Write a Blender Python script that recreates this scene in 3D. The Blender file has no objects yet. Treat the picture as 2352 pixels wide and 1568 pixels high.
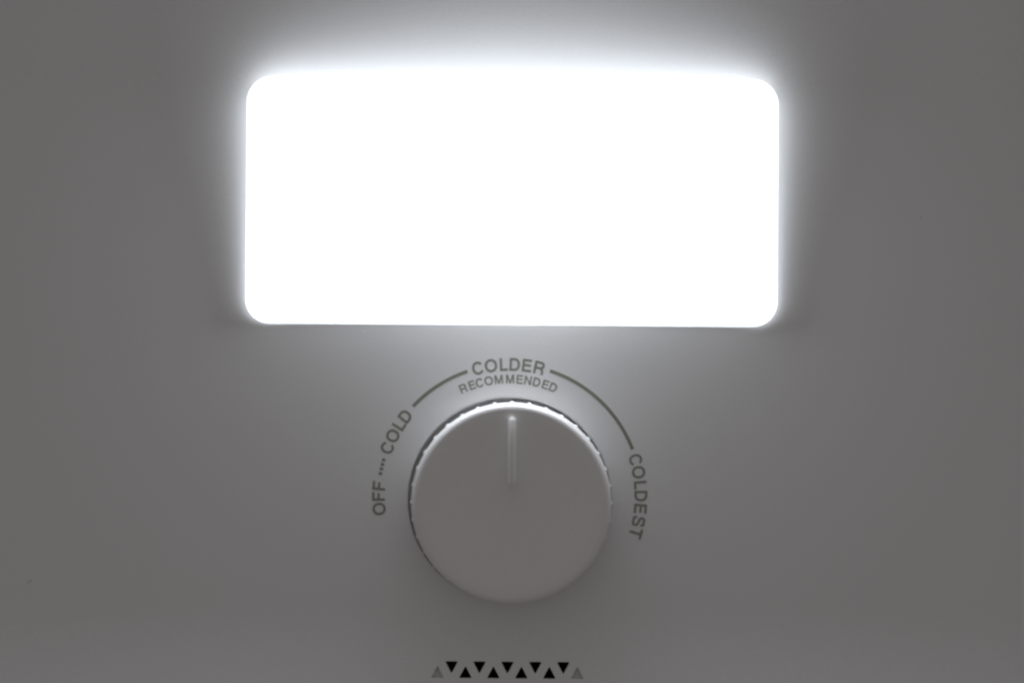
import bpy, bmesh, math, random
from mathutils import Vector, Matrix
from mathutils.geometry import delaunay_2d_cdt

R = math.radians
scene = bpy.context.scene
random.seed(4)

# ------------------------------------------------------------------ camera
S = 1e-4                 # metres on the panel per pixel of a 2352 x 1568 view of the photograph
D = 0.60                 # camera to panel
ROLL = R(0.4)            # the photograph is held 0.4 degrees out of level
cam_d = bpy.data.cameras.new('camera')
cam_d.sensor_width = 36.0
cam_d.lens = 36.0 * D / (2352 * S)
cam_d.clip_start, cam_d.clip_end = 0.02, 50
cam_d.dof.use_dof = True
cam_d.dof.focus_distance = D - 0.0035
cam_d.dof.aperture_fstop = 1.25
cam = bpy.data.objects.new('camera', cam_d)
scene.collection.objects.link(cam)
cam.matrix_world = Matrix.Translation((0, -D, 0)) @ Matrix.Rotation(R(90), 4, 'X') @ Matrix.Rotation(ROLL, 4, 'Z')
scene.camera = cam

# ------------------------------------------------------------------ dim light of the room around the open door
world = bpy.data.worlds.new('World')
scene.world = world
world.use_nodes = True
bg = world.node_tree.nodes['Background']
# a dim even room, somewhat lighter towards its ceiling than towards its floor
wn, wl = world.node_tree.nodes, world.node_tree.links
w_tc = wn.new('ShaderNodeTexCoord')
w_sep = wn.new('ShaderNodeSeparateXYZ')
w_map = wn.new('ShaderNodeMapRange')
w_mix = wn.new('ShaderNodeMix'); w_mix.data_type = 'RGBA'
w_map.inputs['From Min'].default_value, w_map.inputs['From Max'].default_value = -1.0, 1.0
w_mix.inputs['A'].default_value = (0.62, 0.585, 0.580, 1)
w_mix.inputs['B'].default_value = (1.38, 1.310, 1.300, 1)
wl.new(w_tc.outputs['Generated'], w_sep.inputs['Vector'])
wl.new(w_sep.outputs['Z'], w_map.inputs['Value'])
wl.new(w_map.outputs['Result'], w_mix.inputs['Factor'])
wl.new(w_mix.outputs['Result'], bg.inputs['Color'])
bg.inputs['Strength'].default_value = 0.170

FRONT_E = 9.6           # radiance of the lit lamp lens: domed front, walls, dimmer edge-softening border from rim inwards
TOP_E, SIDE_E = 2.8, 1.9
BORDER_E = (1.3, 2.0)
LAMP_COL = (0.87, 0.93, 1.0, 1)

vs = scene.view_settings
vs.view_transform, vs.look, vs.exposure, vs.gamma = 'Standard', 'None', 0.0, 1.0
vs.use_curve_mapping = False
scene.cycles.max_bounces = 8
scene.cycles.diffuse_bounces = 6
scene.cycles.use_denoising = True
scene.cycles.filter_width = 2.0

# ------------------------------------------------------------------ helpers
def P(u, v):
    """pixel (of the 2352 x 1568 view) of a point on the panel -> panel x, z in metres"""
    du, dv = (u - 1176) * S, (v - 784) * S
    c, s = math.cos(ROLL), math.sin(ROLL)
    return Vector((du * c + dv * s, -(-du * s + dv * c)))

def bend(x, z):
    """the panel is flat in the middle and eases forward towards its top and bottom"""
    y = 0.0
    zt, zb = 0.052, -0.062
    if z > zt: y -= (z - zt) ** 2 * TOP_BEND
    if z < zb: y -= (z - zb) ** 2 * BOT_BEND
    return y
TOP_BEND, BOT_BEND = 2.0, 5.0

def obj(name, me, mat, parent=None, loc=(0, 0, 0), rot=(0, 0, 0)):
    o = bpy.data.objects.new(name, me)
    if mat is not None and not me.materials:
        me.materials.append(mat)
    scene.collection.objects.link(o)
    o.parent = parent
    o.location, o.rotation_euler = loc, rot
    return o

def mesh(name, verts, faces, smooth=True):
    me = bpy.data.meshes.new(name)
    me.from_pydata([tuple(v) for v in verts], [], faces)
    me.update()
    if smooth:
        for p in me.polygons: p.use_smooth = True
    return me

def empty(name, label, cat, loc=(0, 0, 0)):
    o = bpy.data.objects.new(name, None)
    o.empty_display_size = 0.01
    scene.collection.objects.link(o)
    o.location = loc
    o['label'], o['category'] = label, cat
    return o

def plastic(name, col, rough, bump=0.0, scale=900, tint=0.0):
    m = bpy.data.materials.new(name)
    m.use_nodes = True
    nt = m.node_tree
    b = nt.nodes['Principled BSDF']
    b.inputs['Base Color'].default_value = (*col, 1)
    b.inputs['Roughness'].default_value = rough
    b.inputs['IOR'].default_value = 1.45
    tc = nt.nodes.new('ShaderNodeTexCoord')
    if bump:
        n = nt.nodes.new('ShaderNodeTexNoise')
        n.inputs['Scale'].default_value = scale
        n.inputs['Detail'].default_value = 4
        bp = nt.nodes.new('ShaderNodeBump')
        bp.inputs['Strength'].default_value = bump
        bp.inputs['Distance'].default_value = 0.0002
        nt.links.new(tc.outputs['Object'], n.inputs['Vector'])
        nt.links.new(n.outputs['Fac'], bp.inputs['Height'])
        nt.links.new(bp.outputs['Normal'], b.inputs['Normal'])
    if tint:      # faint uneven yellowing and handling marks of the moulded plastic
        n2 = nt.nodes.new('ShaderNodeTexNoise')
        n2.inputs['Scale'].default_value = 28
        n2.inputs['Detail'].default_value = 5
        n2.inputs['Roughness'].default_value = 0.6
        mx = nt.nodes.new('ShaderNodeMix'); mx.data_type = 'RGBA'
        mx.inputs['A'].default_value = (col[0] * (1 - tint), col[1] * (1 - tint * 1.05), col[2] * (1 - tint * 1.25), 1)
        mx.inputs['B'].default_value = (min(1, col[0] * (1 + tint)), min(1, col[1] * (1 + tint)), min(1, col[2] * (1 + tint)), 1)
        nt.links.new(tc.outputs['Object'], n2.inputs['Vector'])
        nt.links.new(n2.outputs['Fac'], mx.inputs['Factor'])
        n3 = nt.nodes.new('ShaderNodeTexNoise')
        n3.inputs['Scale'].default_value = 3200
        n3.inputs['Detail'].default_value = 2
        mr = nt.nodes.new('ShaderNodeMapRange')
        mr.inputs['From Min'].default_value, mr.inputs['From Max'].default_value = 0.25, 0.75
        mr.inputs['To Min'].default_value, mr.inputs['To Max'].default_value = 0.955, 1.045
        mu = nt.nodes.new('ShaderNodeMix'); mu.data_type = 'RGBA'; mu.blend_type = 'MULTIPLY'
        mu.inputs['Factor'].default_value = 1.0
        nt.links.new(tc.outputs['Object'], n3.inputs['Vector'])
        nt.links.new(n3.outputs['Fac'], mr.inputs['Value'])
        nt.links.new(mx.outputs['Result'], mu.inputs['A'])
        nt.links.new(mr.outputs['Result'], mu.inputs['B'])
        nt.links.new(mu.outputs['Result'], b.inputs['Base Color'])
    return m

def glow(name, col, strength):
    m = bpy.data.materials.new(name)
    m.use_nodes = True
    b = m.node_tree.nodes['Principled BSDF']
    b.inputs['Base Color'].default_value = (0.8, 0.8, 0.8, 1)
    b.inputs['Roughness'].default_value = 0.5
    b.inputs['Emission Color'].default_value = col
    b.inputs['Emission Strength'].default_value = strength
    return m

M_PANEL = plastic('white_panel_plastic', (0.78, 0.78, 0.78), 0.5, 0.05, 1400, 0.012)
M_KNOB = plastic('white_knob_plastic', (0.825, 0.82, 0.814), 0.30, 0.04, 1400, 0.008)
M_POINTER = plastic('lamp_lightened_pointer_plastic', (0.95, 0.95, 0.945), 0.35)  # whiter than the knob: lamp light on the ridge put into the colour
M_INK = plastic('olive_grey_ink', (0.265, 0.265, 0.22), 0.55)
M_BLACK = plastic('unlit_duct_black', (0.02, 0.019, 0.018), 0.7)  # darkness inside the vents put into the colour
M_DUST = plastic('pale_dust', (0.9, 0.9, 0.88), 0.9)
M_SPOT = plastic('grey_scuff', (0.66, 0.655, 0.65), 0.7)
M_LENS = glow('lit_lens_front', LAMP_COL, FRONT_E)
M_BORDER = [glow('lit_lens_soft_edge', LAMP_COL, e) for e in BORDER_E]
M_TOP = glow('lit_lens_top', LAMP_COL, TOP_E)
M_SIDE = glow('lit_lens_side', LAMP_COL, SIDE_E)

def rounded(corners, rad, seg=8):
    """outline of a convex counter-clockwise polygon swept by a disc of radius rad"""
    out, n = [], len(corners)
    for i in range(n):
        a, b, c = Vector(corners[i - 1]), Vector(corners[i]), Vector(corners[(i + 1) % n])
        d0, d1 = (b - a).normalized(), (c - b).normalized()
        a0 = math.atan2(-d0.x, d0.y); a1 = math.atan2(-d1.x, d1.y)
        n0 = math.atan2(d0.x * -1, d0.y)       # angle of the outward normal (d.y, -d.x)
        n1 = math.atan2(d1.x * -1, d1.y)
        while n1 < n0: n1 += 2 * math.pi
        for k in range(seg + 1):
            t = n0 + (n1 - n0) * k / seg
            out.append(Vector((b.x + rad * math.cos(t), b.y + rad * math.sin(t))))
    return out

def circle(c, r, n=144):
    return [Vector((c.x + r * math.cos(2 * math.pi * k / n), c.y + r * math.sin(2 * math.pi * k / n))) for k in range(n)]

def loft(rings, close_last=False, bent=True):
    """rings: list of (outline2d, depth y); returns verts, faces"""
    verts, faces = [], []
    n = len(rings[0][0])
    for out, y in rings:
        for p in out:
            verts.append((p.x, y + (bend(p.x, p.y) if bent else 0), p.y))
    for i in range(len(rings) - 1):
        for k in range(n):
            a, b = i * n + k, i * n + (k + 1) % n
            faces.append((a, b, b + n, a + n))
    if close_last:
        faces.append(tuple(range((len(rings) - 1) * n, len(rings) * n)))
    return verts, faces

def fillet(outline_fn, r, sign, steps=5):
    """quarter-round from the sheet into the wall; outline_fn(offset) gives the outline"""
    rings = []
    for k in range(steps + 1):
        t = math.pi / 2 * k / steps
        rings.append((outline_fn(sign * r * (1 - math.sin(t))), r * (1 - math.cos(t))))
    return rings

# ------------------------------------------------------------------ the control panel
panel = empty('control_panel', 'white plastic refrigerator control panel with printed temperature scale and triangular vents', 'panel', (0, 0, -0.09))
def on_panel(o):
    o.location.z += 0.09

HC, HR = P(1170, 1146), 233.5 * S            # round opening behind the knob
FIL = 3.5 * S

# vent triangles: (u centre, points up?, blind?)
vents = []
for k in range(11):
    u = 1005.2 + 32.05 * k
    up = (k % 2 == 0)
    v = (1540.6 if up else 1530.4) + 0.0075 * (u - 1005)
    vents.append((P(u, v), up, k in (0, 10)))
def tri(c, up, rad=1.8 * S):
    w, h = 15.0 * S, 13.8 * S
    i = rad
    if up: pts = [(-w + 1.73 * i, -h + i), (w - 1.73 * i, -h + i), (0, h - 2 * i)]
    else:  pts = [(0, -h + 2 * i), (w - 1.73 * i, h - i), (-w + 1.73 * i, h - i)]
    pts = [(c.x + a, c.y + b) for a, b in pts]
    return lambda off: rounded(pts, rad + off, 4)

x0, x1 = P(-260, 784).x, P(2400, 784).x
z0, z1 = P(1176, 1700).y, P(1176, -230).y
er = 0.0012                                   # rounded outer edge
core = [(x0 + 0.004, z0 + 0.004), (x1 - 0.004, z0 + 0.004), (x1 - 0.004, z1 - 0.004), (x0 + 0.004, z1 - 0.004)]
outer = lambda off: rounded(core, 0.004 + off, 8)

loops = [outer(-er), circle(HC, HR + FIL)]
VF = 1.2 * S
tris = [tri(c, up) for c, up, _ in vents]
loops += [t(VF) for t in tris]
loops += [outer(-er - 0.0004), circle(HC, HR + FIL + 0.0003)]
pts, edges = [], []
for lp in loops:
    b = len(pts)
    pts += lp
    edges += [(b + k, b + (k + 1) % len(lp)) for k in range(len(lp))]
nfix = len(pts)
def in_hole(x, z, pad=0.0):
    if (Vector((x, z)) - HC).length < HR + FIL + 0.0003 + pad: return True
    for c, up, _ in vents:
        if abs(x - c.x) < 19 * S and abs(z - c.y) < 17 * S: return True
    return False
gx, gz = 100, 84
for i in range(1, gx):
    for j in range(1, gz):
        x, z = x0 + (x1 - x0) * i / gx, z0 + (z1 - z0) * j / gz
        if x < x0 + er + .001 or x > x1 - er - .0014 or z < z0 + er + .001 or z > z1 - er - .001: continue
        if not in_hole(x, z, 0.0004): pts.append(Vector((x, z)))
cv, ce, cf, _, _, _ = delaunay_2d_cdt(pts, edges, [], 0, 1e-8)
def inside(poly, p):
    c, n = False, len(poly)
    for i in range(n):
        a, b = poly[i], poly[i - 1]
        if (a.y > p.y) != (b.y > p.y) and p.x < (b.x - a.x) * (p.y - a.y) / (b.y - a.y) + a.x: c = not c
    return c
faces = []
for f in cf:
    m = sum((cv[i] for i in f), Vector((0, 0))) / len(f)
    if not inside(loops[0], m) or (m - HC).length < (HR + FIL) * 0.9995: continue
    if any(abs(m.x - vents[k][0].x) < 19 * S and abs(m.y - vents[k][0].y) < 17 * S and inside(loops[2 + k], m) for k in range(11)): continue
    a, b, c = (cv[i] for i in f[:3])
    if (b - a).cross(c - a) < 0: f = f[::-1]
    faces.append(tuple(f))
pv = [(p.x, bend(p.x, p.y), p.y) for p in cv]
# rounded outer edge and returns of the panel, lip of the knob opening
rings = []
for k in range(7):
    t = math.pi / 2 * k / 6
    rings.append((outer(-er * (1 - math.sin(t))), er * (1 - math.cos(t))))
rings.append((outer(0), 0.012))
for rr in (rings, fillet(lambda o: circle(HC, HR + o), FIL, 1)):
    v, f = loft(rr)
    b = len(pv); pv += v
    faces += [tuple(b + i for i in q) for q in f]
me = mesh('faceplate', pv, faces)
bm = bmesh.new(); bm.from_mesh(me)
bmesh.ops.remove_doubles(bm, verts=bm.verts, dist=1e-7)
bmesh.ops.recalc_face_normals(bm, faces=bm.faces)
bm.to_mesh(me); bm.free()
for p in me.polygons: p.use_smooth = True
faceplate = obj('faceplate', me, M_PANEL, panel); on_panel(faceplate)

# cup behind the knob
v, f = loft([(circle(HC, HR), FIL), (circle(HC, HR), 0.0034), (circle(HC, HR - 0.0014), 0.0034), (circle(HC, HR - 0.0014), 0.0055), (circle(HC, HR * 0.5), 0.0055)], True)
on_panel(obj('knob_recess', mesh('knob_recess', v, f, False), M_PANEL, panel))

# vents: each opening with its own lip and a tube coloured black for the unlit duct behind, two blind ones at the ends
for (c, up, blind), t in zip(vents, tris):
    lip = fillet(t, VF, 1, 3)
    if blind:
        v, f = loft(lip + [(t(0), 0.0016)], True)
        o = obj('blind_vent', mesh('blind_vent', v, f, False), M_PANEL, panel)
        o['label'] = 'shallow closed grey triangle at the %s end of the vent row' % ('left' if c.x < 0 else 'right')
    else:
        v, f = loft(lip + [(t(0), 0.0009)])
        n = len(t(0)); nb = len(f)
        v2, f2 = loft([(t(0), 0.0009), (t(0), 0.012)], True)
        b = len(v); v += v2; f += [tuple(b + i for i in q) for q in f2]
        m_ = mesh('vent_opening', v, f, False)
        m_.materials.append(M_PANEL); m_.materials.append(M_BLACK)
        for i, p in enumerate(m_.polygons): p.material_index = 1 if i >= nb else 0
        o = obj('vent_opening', m_, None, panel)
    on_panel(o)

# ------------------------------------------------------------------ print: scale and words
INK_Y = -0.00004
TC = Vector((1170, 1140))                     # centre of the scale, in pixels
def thick(path, w, closed=False):
    """quads of a stroke of width w along a path of 2d points, mitred"""
    n, L, Rr = len(path), [], []
    for i in range(n):
        p = Vector(path[i])
        a = Vector(path[i - 1]) if (i > 0 or closed) else None
        c = Vector(path[(i + 1) % n]) if (i < n - 1 or closed) else None
        d0 = (p - a).normalized() if a is not None else (c - p).normalized()
        d1 = (c - p).normalized() if c is not None else d0
        n0, n1 = Vector((-d0.y, d0.x)), Vector((-d1.y, d1.x))
        m = (n0 + n1).normalized()
        k = w / 2 / max(0.35, m.dot(n0))
        L.append(p + m * k); Rr.append(p - m * k)
    q = []
    for i in range(n if closed else n - 1):
        j = (i + 1) % n
        q.append([Rr[i], Rr[j], L[j], L[i]])
    return q

def arc(cx, cy, rx, ry, a0, a1, n=20, e=2.0):
    o = []
    for k in range(n + 1):
        t = R(a0 + (a1 - a0) * k / n)
        c, s = math.cos(t), math.sin(t)
        o.append((cx + rx * math.copysign(abs(c) ** (2 / e), c), cy + ry * math.copysign(abs(s) ** (2 / e), s)))
    return o

def spline(p, n=6):
    o = []
    for i in range(len(p) - 1):
        a, b, c, d = (Vector(p[max(0, min(len(p) - 1, i + k))]) for k in (-1, 0, 1, 2))
        for k in range(n):
            t = k / n
            o.append(0.5 * ((2 * b) + (c - a) * t + (2 * a - 5 * b + 4 * c - d) * t * t + (3 * b - a - 3 * c + d) * t ** 3))
    return o + [Vector(p[-1])]

W = dict(C=.90, O=.97, L=.62, D=.82, E=.73, R=.82, M=.94, N=.79, F=.68, S=.80, T=.80)
def glyph(ch, s):
    w, h = W[ch], s / 2
    if ch == 'O': return thick(arc(w / 2, .5, w / 2 - h, .515 - h, 0, 360, 40, 2.15)[:-1], s, True)
    if ch == 'C': return thick(arc(w / 2, .5, w / 2 - h, .515 - h, 33, 327, 36, 2.1), s)
    if ch == 'D':
        k = w * .46
        return thick([(h, h)] + arc(k, .5, w - h - k, .5 - h, -90, 90, 18, 2.2) + [(h, 1 - h)], s, True)
    if ch == 'L': return thick([(h, 1), (h, h), (w, h)], s)
    if ch == 'E': return thick([(w, h), (h, h), (h, 1 - h), (w - .02, 1 - h)], s) + thick([(h, .52), (w - .06, .52)], s * .95)
    if ch == 'F': return thick([(h, 0), (h, 1 - h), (w, 1 - h)], s) + thick([(h, .5), (w - .08, .5)], s * .95)
    if ch == 'T': return thick([(w / 2, 0), (w / 2, 1 - h)], s) + thick([(0, 1 - h), (w, 1 - h)], s)
    if ch == 'N': return thick([(h, 0), (h, 1)], s) + thick([(w - h, 0), (w - h, 1)], s) + [[Vector((0, 1)), Vector((w - s, 0)), Vector((w, 0)), Vector((s, 1))]]
    if ch == 'M':
        m = w / 2
        q = thick([(h, 0), (h, 1)], s * .95) + thick([(w - h, 0), (w - h, 1)], s * .95)
        q.append([Vector((0.02, 1)), Vector((m - h, 0)), Vector((m + h, 0)), Vector((s * 1.3, 1))])
        q.append([Vector((w - s * 1.3, 1)), Vector((m - h, 0)), Vector((m + h, 0)), Vector((w - .02, 1))])
        return q
    if ch == 'R':
        k, mid = w * .56, .47
        q = thick([(h, 0), (h, 1)], s)
        q += thick([(h, 1 - h), (k * .9, 1 - h)] + arc(k, (1 - h + mid) / 2, w - h - .02 - k, (1 - h - mid) / 2, 90, -90, 14, 2.3) + [(h, mid)], s)
        q += thick(spline([(w * .50, mid), (w * .72, mid - .05), (w - h - .045, .27), (w - h - .03, .10), (w - h + .01, 0)], 5), s * .98)
        return q
    if ch == 'S':
        return thick(spline([(w - h - .03, .70), (w * .80, .885), (w * .5, 1.01 - h), (w * .2, .885), (h + .025, .735),
                             (w * .2, .60), (w * .5, .52), (w * .81, .425), (w - h, .27), (w * .8, .105), (w * .5, h - .01),
                             (w * .19, .115), (h, .315)], 4), s * .93)

def union_flat(quads):
    """one flat triangulated outline from overlapping strokes (in units of about 1)"""
    vv, ff = [], []
    for q in quads:
        q = [Vector((p[0], p[1])) for p in q]
        if sum(q[i - 1].cross(q[i]) for i in range(len(q))) < 0: q.reverse()
        b = len(vv); vv += q; ff.append(list(range(b, b + len(q))))
    v, e, f, _, _, of = delaunay_2d_cdt(vv, [], ff, 0, 1e-5)
    return v, [fc for fc, o in zip(f, of) if o]

def print_mesh(name, marks):
    """marks: (points in pixels, faces) of each letter or mark"""
    vv, ff = [], []
    for pts, fs in marks:
        b = len(vv)
        w = [P(*p) for p in pts]
        vv += [(p.x, INK_Y + bend(p.x, p.y), p.y) for p in w]
        for fc in fs:
            a0, a1, a2 = (w[i] for i in fc[:3])
            fc = fc[::-1] if (a1 - a0).cross(a2 - a0) < 0 else fc
            ff.append(tuple(b + i for i in fc))
    return mesh(name, vv, ff, False)

def word(name, label, letters, cap, stroke, rmid):
    marks = []
    for ch, u, v in letters:
        d = Vector((u, v)) - TC
        a = math.atan2(d.x, -d.y)
        c = TC + Vector((math.sin(a), -math.cos(a))) * rmid
        g = glyph(ch, stroke)
        if ch in 'OCDLS':                       # a single stroke has no overlaps to merge
            gv, gf = [p for q in g for p in q], [tuple(range(4 * i, 4 * i + 4)) for i in range(len(g))]
        else:
            gv, gf = union_flat(g)
        out = []
        for p in gv:
            lx, ly = (p.x - W[ch] / 2) * cap, (p.y - .5) * cap
            out.append((c.x + lx * math.cos(a) + ly * math.sin(a), c.y + lx * math.sin(a) - ly * math.cos(a)))
        marks.append((out, gf))
    o = obj(name, print_mesh(name, marks), M_INK, panel); on_panel(o)
    o['label'] = label

BIG, SM = 29.6, 20.5
word('printed_word', 'printed word OFF at the lower left end of the scale',
     [('O', 872.7, 1167.7), ('F', 869.8, 1139.3), ('F', 868.9, 1114.7)], BIG, .188, 300.5)
word('printed_word', 'printed word COLD on the left of the scale',
     [('C', 891.9, 1028.5), ('O', 902.4, 1000.2), ('L', 916.2, 974.6), ('D', 929.8, 954.4)], BIG, .188, 302)
word('printed_word', 'printed word COLDER at the top of the scale',
     [('C', 1097.9, 846.2), ('O', 1127.6, 839), ('L', 1157.0, 835.9), ('D', 1182.5, 835.2), ('E', 1210.6, 837.4), ('R', 1239, 843)], BIG, .188, 303.5)
word('printed_word', 'small printed word RECOMMENDED under the word COLDER',
     [('R', 1065, 893.5), ('E', 1084.7, 885.3), ('C', 1101.6, 878.5), ('O', 1122.3, 873.3), ('M', 1145.5, 870.2), ('M', 1171.6, 869.5),
      ('E', 1193.8, 871), ('N', 1212.5, 875), ('D', 1232, 880.8), ('E', 1251.5, 888), ('D', 1268.2, 896)], SM, .182, 270)
word('printed_word', 'printed word COLDEST on the right of the scale',
     [('C', 1458.3, 1056), ('O', 1466, 1084), ('L', 1470.6, 1113.4), ('D', 1472.5, 1138.6), ('E', 1470.6, 1167.5), ('S', 1465.8, 1196.5), ('T', 1459.3, 1223)], BIG, .188, 302)

def scale_line(a0, a1, label):
    pts = []
    for k in range(29):
        a = R(a0 + (a1 - a0) * k / 28)
        pts += [(TC.x + r * math.sin(a), TC.y - r * math.cos(a)) for r in (299, 307)]
    o = obj('scale_line', print_mesh('scale_line', [(pts, [(2 * k, 2 * k + 1, 2 * k + 3, 2 * k + 2) for k in range(28)])]), M_INK, panel); on_panel(o)
    o['label'] = label
scale_line(-46.9, -18.55, 'short curved line between COLD and COLDER')
scale_line(17.9, 69.0, 'long curved line between COLDER and COLDEST')
for u, v in ((881.3, 1055.6), (878.6, 1065.8), (876.3, 1076.2), (874, 1086.8)):
    d = (Vector((u, v)) - TC).normalized()
    t = Vector((-d.y, d.x))
    c = Vector((u, v))
    q = [c + d * a * 3.9 + t * b * 3.3 for a, b in ((-1, -1), (1, -1), (1, 1), (-1, 1))]
    on_panel(obj('printed_dot', print_mesh('printed_dot', [([(p.x, p.y) for p in q], [(0, 1, 2, 3)])]), M_INK, panel))

# ------------------------------------------------------------------ the lit lamp
# a pillow-shaped lens: flush with the panel at the bottom, with a low wall at its sides and top
LC = P(1176, 466)
LA, LB = 611 * S, 280 * S                     # half width and height of the lens
LRAD = 56 * S
DOME, SKEW = 0.0140, 0.30
lamp = empty('interior_lamp', 'brightly lit rectangular white lamp lens with rounded corners above the knob', 'lamp', (LC.x, 0, LC.y - LB))
def draft(h, base):
    """moulded walls: wider at the foot, drawn in at the rim"""
    return 1 + h * (-0.8 if base else -1.7)
def smooth(t):
    t = max(0.0, min(1.0, t))
    return t * t * (3 - 2 * t)
def lip(x, z):
    t = max(0, min(1, (z / LB + 1) / 2)) ** 1.1
    top = max(0, z / LB) ** 3 * (1 - min(1, abs(x / LA) ** 1.5))
    side = min(1, abs(x / LA)) ** 24 * (1 - t)              # the side walls keep some height down to the lower corners
    return 0.00012 + 0.0052 * t + 0.0080 * top + 0.0014 * side
def lens_h(x, z):
    xn, zn = min(1, math.sqrt((x / LA) ** 2 + 0.003)), max(-1, min(1, z / LB))
    return lip(x, z) + DOME * (1 - xn ** (1.2 + (0.75 if zn < 0 else 0.3) * zn)) * (1 - zn * zn) * (1 + SKEW * zn)
cl = [(-LA + LRAD, -LB + LRAD), (LA - LRAD, -LB + LRAD), (LA - LRAD, LB - LRAD), (-LA + LRAD, LB - LRAD)]
def dense(outl, step):
    o = []
    for i, a in enumerate(outl):
        b = outl[(i + 1) % len(outl)]
        k = max(1, int(round((b - a).length / step)))
        o += [a.lerp(b, j / k) for j in range(k)]
    return o
base = dense(rounded(cl, LRAD, 10), 0.003)
n = len(base); NR = 26
edge_n = []
for k in range(n):
    d = (base[(k + 1) % n] - base[k - 1]).normalized()
    edge_n.append(Vector((d.y, -d.x)))
BORDER = [28 * S * (0.25 + 0.75 * smooth((e.y + 1) * 1.2)) for e in edge_n]
inner = [p - edge_n[k] * BORDER[k] * 0.99 for k, p in enumerate(base)]
verts, faces = [], []
for i in range(NR):
    s = 1 - i / NR
    for p in inner:
        h = lens_h(p.x * s, p.y * s)
        verts.append((p.x * s * draft(h, False), -h, p.y * s + LB))
for i in range(NR - 1):
    for k in range(n):
        a, b = i * n + k, i * n + (k + 1) % n
        faces.append((a, b, b + n, a + n))
verts.append((0, -lens_h(0, 0), LB))
for k in range(n): faces.append(((NR - 1) * n + k, (NR - 1) * n + (k + 1) % n, NR * n))
me = mesh('lens_front', verts, faces)
me.materials.append(M_LENS)
obj('lens_front', me, M_LENS, lamp)
# added border round the front, emission stepped down outwards to imitate a soft blurred edge
def ring(name, s0, s1, lift, mat):
    verts, faces = [], []
    for k, p in enumerate(base):
        for s in (s0, (s0 + s1) / 2, s1):
            q = p - edge_n[k] * BORDER[k] * s
            h = lens_h(q.x, q.y) + (lift if s < s1 else lift - 0.00004)
            verts.append((q.x * draft(h, False), -h, q.y + LB))
    for k in range(n):
        a, b = 3 * k, 3 * ((k + 1) % n)
        faces += [(a, b, b + 1, a + 1), (a + 1, b + 1, b + 2, a + 2)]
    obj(name, mesh(name, verts, faces), mat, lamp)
for i, m in enumerate(M_BORDER):
    ring('lens_soft_edge', i / 2, (i + 1) / 2 + (0.04 if i < 1 else 0), 0.00003 + 0.00003 * (1 - i), m)
# walls of the lens from its rim back to the panel, one part for each side
nrm = []
for k in range(n):
    d = (base[(k + 1) % n] - base[k - 1]).normalized()
    nrm.append(Vector((d.y, -d.x)))
walls = {'top': [], 'side_right': [], 'side_left': [], 'bottom': []}
for k in range(n):
    m = (nrm[k] + nrm[(k + 1) % n]).normalized()
    key = 'top' if m.y > 0.71 else 'bottom' if m.y < -0.71 else 'side_right' if m.x > 0 else 'side_left'
    walls[key].append(k)
for key, ks in walls.items():
    verts, faces = [], []
    for k in ks:
        p, q = base[k], base[(k + 1) % n]
        b = len(verts)
        for w in (p, q):
            h = lens_h(w.x, w.y)
            for fr in (1.0, 0.5, 0.0):
                wx = w.x * (fr * draft(h, False) + (1 - fr) * draft(h, True))
                verts.append((wx, -h * fr if fr else 0.0004 + bend(wx + LC.x, w.y + LC.y), w.y + LB))
        faces += [(b, b + 1, b + 4, b + 3), (b + 1, b + 2, b + 5, b + 4)]
    me = mesh('lens_wall', verts, faces)
    bm = bmesh.new(); bm.from_mesh(me)
    bmesh.ops.remove_doubles(bm, verts=bm.verts, dist=1e-7)
    bm.to_mesh(me); bm.free()
    obj('lens_wall', me, M_TOP if key == 'top' else M_SIDE, lamp)
# ------------------------------------------------------------------ the knob
KC = P(1174.6, 1150)
KH = 0.0098
knob = empty('temperature_knob', 'round white plastic temperature knob with ribbed side and raised pointer line', 'knob', (KC.x, 0, KC.y))
RB, RF = 226.3 * S, 223.0 * S
prof = [(RB - 0.0012, 0.0035), (RB - 0.0012, 0.0006), (RB, 0.0004), (RB, 0.0), (RB - 0.0002, -0.003), (RF + 0.0004, -KH + 0.0016)]
er2 = 0.0012
for k in range(9):
    t = math.pi / 2 * k / 8
    prof.append((RF - er2 + er2 * math.cos(t) + 0.0002 * (1 - k / 8), -KH + er2 - er2 * math.sin(t)))
prof += [(RF * 0.85, -KH + 0.00006), (RF * 0.7, -KH + 0.0002), (RF * 0.4, -KH + 0.0004), (RF * 0.1, -KH + 0.0005)]
N = 216
verts, faces = [], []
for r, y in prof:
    for k in range(N):
        a = 2 * math.pi * k / N
        verts.append((r * math.sin(a), y, r * math.cos(a)))
for i in range(len(prof) - 1):
    for k in range(N):
        a, b = i * N + k, i * N + (k + 1) % N
        faces.append((a, b, b + N, a + N))
faces.append(tuple(range((len(prof) - 1) * N, len(prof) * N)))
obj('dial', mesh('dial', verts, faces), M_KNOB, knob)
# ribs
verts, faces = [], []
st = [(0.0004, RB, 0.7), (0.0, RB, 1.0), (-0.003, RB - 0.0002, 1.0), (-KH + 0.0028, RF + 0.00055, 0.8), (-KH + 0.0017, RF + 0.0003, 0.2)]
ns = 7
for y, r, f in st:
    for k in range(ns):
        t = math.pi * k / (ns - 1)
        verts.append((-4.4 * S * math.cos(t), y, r - 0.00012 + f * 4.6 * S * math.sin(t)))
for i in range(len(st) - 1):
    for k in range(ns - 1):
        a = i * ns + k
        faces.append((a, a + ns, a + ns + 1, a + 1))
rib = mesh('rib', verts, faces)
for k in range(36):
    obj('rib', rib, M_KNOB, knob, rot=(0, R(10 * k), 0))
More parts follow.
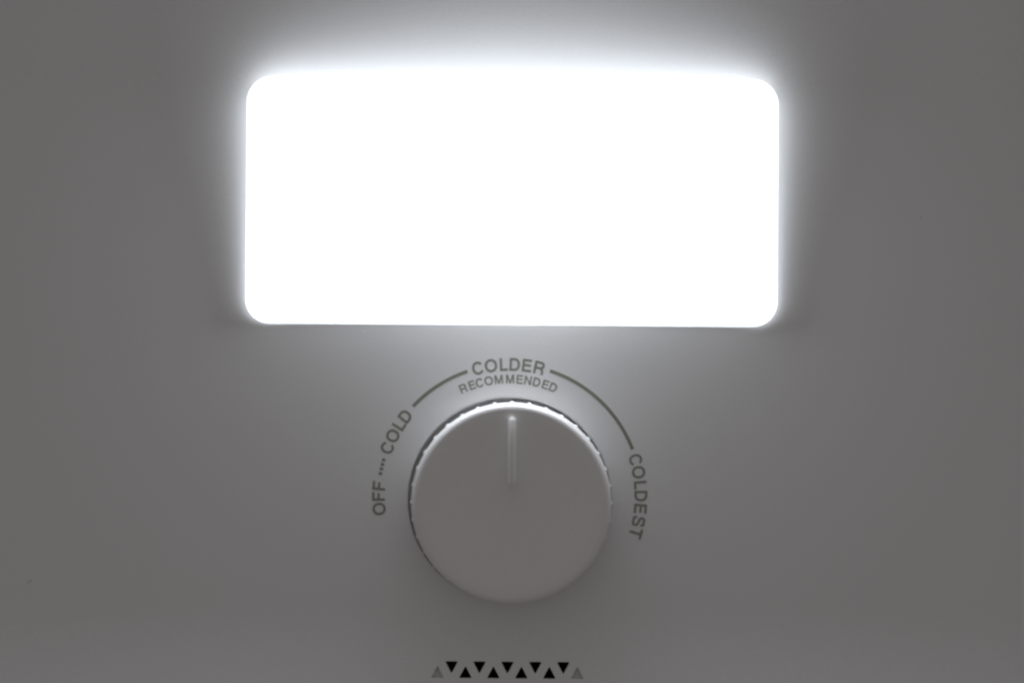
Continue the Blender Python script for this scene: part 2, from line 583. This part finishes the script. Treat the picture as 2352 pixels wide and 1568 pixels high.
# pointer ridge
kf = (D - KH) / D
pa, pb = P(1176, 966), P(1176, 1104.5)
pa, pb = pa * kf - KC, pb * kf - KC
hw = 8.6 * S * kf
verts, faces = [], []
lay = ((1.10, -0.0002), (1.02, 0.0), (0.99, 0.7), (0.92, 0.93), (0.78, 1.0))
cx = (pa.x + pb.x) / 2
for s, hh in lay:
    for p in rounded([(cx - 1e-6, pb.y), (cx + 1e-6, pb.y), (cx + 1e-6, pa.y), (cx - 1e-6, pa.y)], hw * s, 6):
        t = max(0, min(1, (pa.y - p.y) / (pa.y - pb.y)))
        top = 0.0011 + 0.0024 * t                      # the ridge rises towards the middle of the knob
        verts.append((p.x, -KH + 0.00003 + 0.0005 * t - (top * hh if hh > 0 else hh), p.y))
nn = len(verts) // len(lay)
for i in range(len(lay) - 1):
    for k in range(nn):
        a, b = i * nn + k, i * nn + (k + 1) % nn
        faces.append((a, b, b + nn, a + nn))
faces.append(tuple(range((len(lay) - 1) * nn, len(lay) * nn)))
obj('pointer', mesh('pointer', verts, faces), M_POINTER, knob)

# ------------------------------------------------------------------ specks on the panel
def speck(u, v, w, h, rot, mat, name):
    c = P(u, v)
    rnd = random.Random(int(u * 7 + v))
    vv = [(0, -0.00012, 0)]
    n = 9
    for k in range(n):
        a = 2 * math.pi * k / n
        r = rnd.uniform(.7, 1.1)
        x, z = w * S * math.cos(a) * r, h * S * math.sin(a) * r
        vv.append((x * math.cos(rot) - z * math.sin(rot), -0.00003, x * math.sin(rot) + z * math.cos(rot)))
    ff = [(0, 1 + k, 1 + (k + 1) % n) for k in range(n)]
    o = obj(name, mesh(name, vv, ff), mat, panel, (c.x, bend(c.x, c.y), c.y)); on_panel(o)
for a in ((835, 760.5, 5, 1.6, -.15), (1591.5, 757, 3.4, 1.8, .3), (761, 1278, 1.6, 1.6, 0), (1050, 796, 1.2, 1, 0), (1033, 806, 1.6, .9, .6), (1700, 772, 1.3, 1, .4), (1512, 812, 1, 1, 0)):
    speck(*a, M_DUST, 'dust_speck')
for a in ((2115, 500, 3.2, 2.2, 0), (70, 1333, 9, 3.0, .65)):
    speck(*a, M_SPOT, 'scuff_mark')

# ------------------------------------------------------------------ liner of the cabinet behind the panel
v = [(-0.30, 0.012, -0.25), (0.30, 0.012, -0.25), (0.30, 0.012, 0.25), (-0.30, 0.012, 0.25),
     (-0.30, 0.016, -0.25), (0.30, 0.016, -0.25), (0.30, 0.016, 0.25), (-0.30, 0.016, 0.25)]
v = [(x, y + 0.0005, z) for x, y, z in v]
f = [(0, 1, 2, 3), (4, 7, 6, 5), (0, 4, 5, 1), (1, 5, 6, 2), (2, 6, 7, 3), (3, 7, 4, 0)]
wall = obj('cabinet_wall', mesh('cabinet_wall', v, f, False), M_PANEL)
wall['kind'] = 'structure'
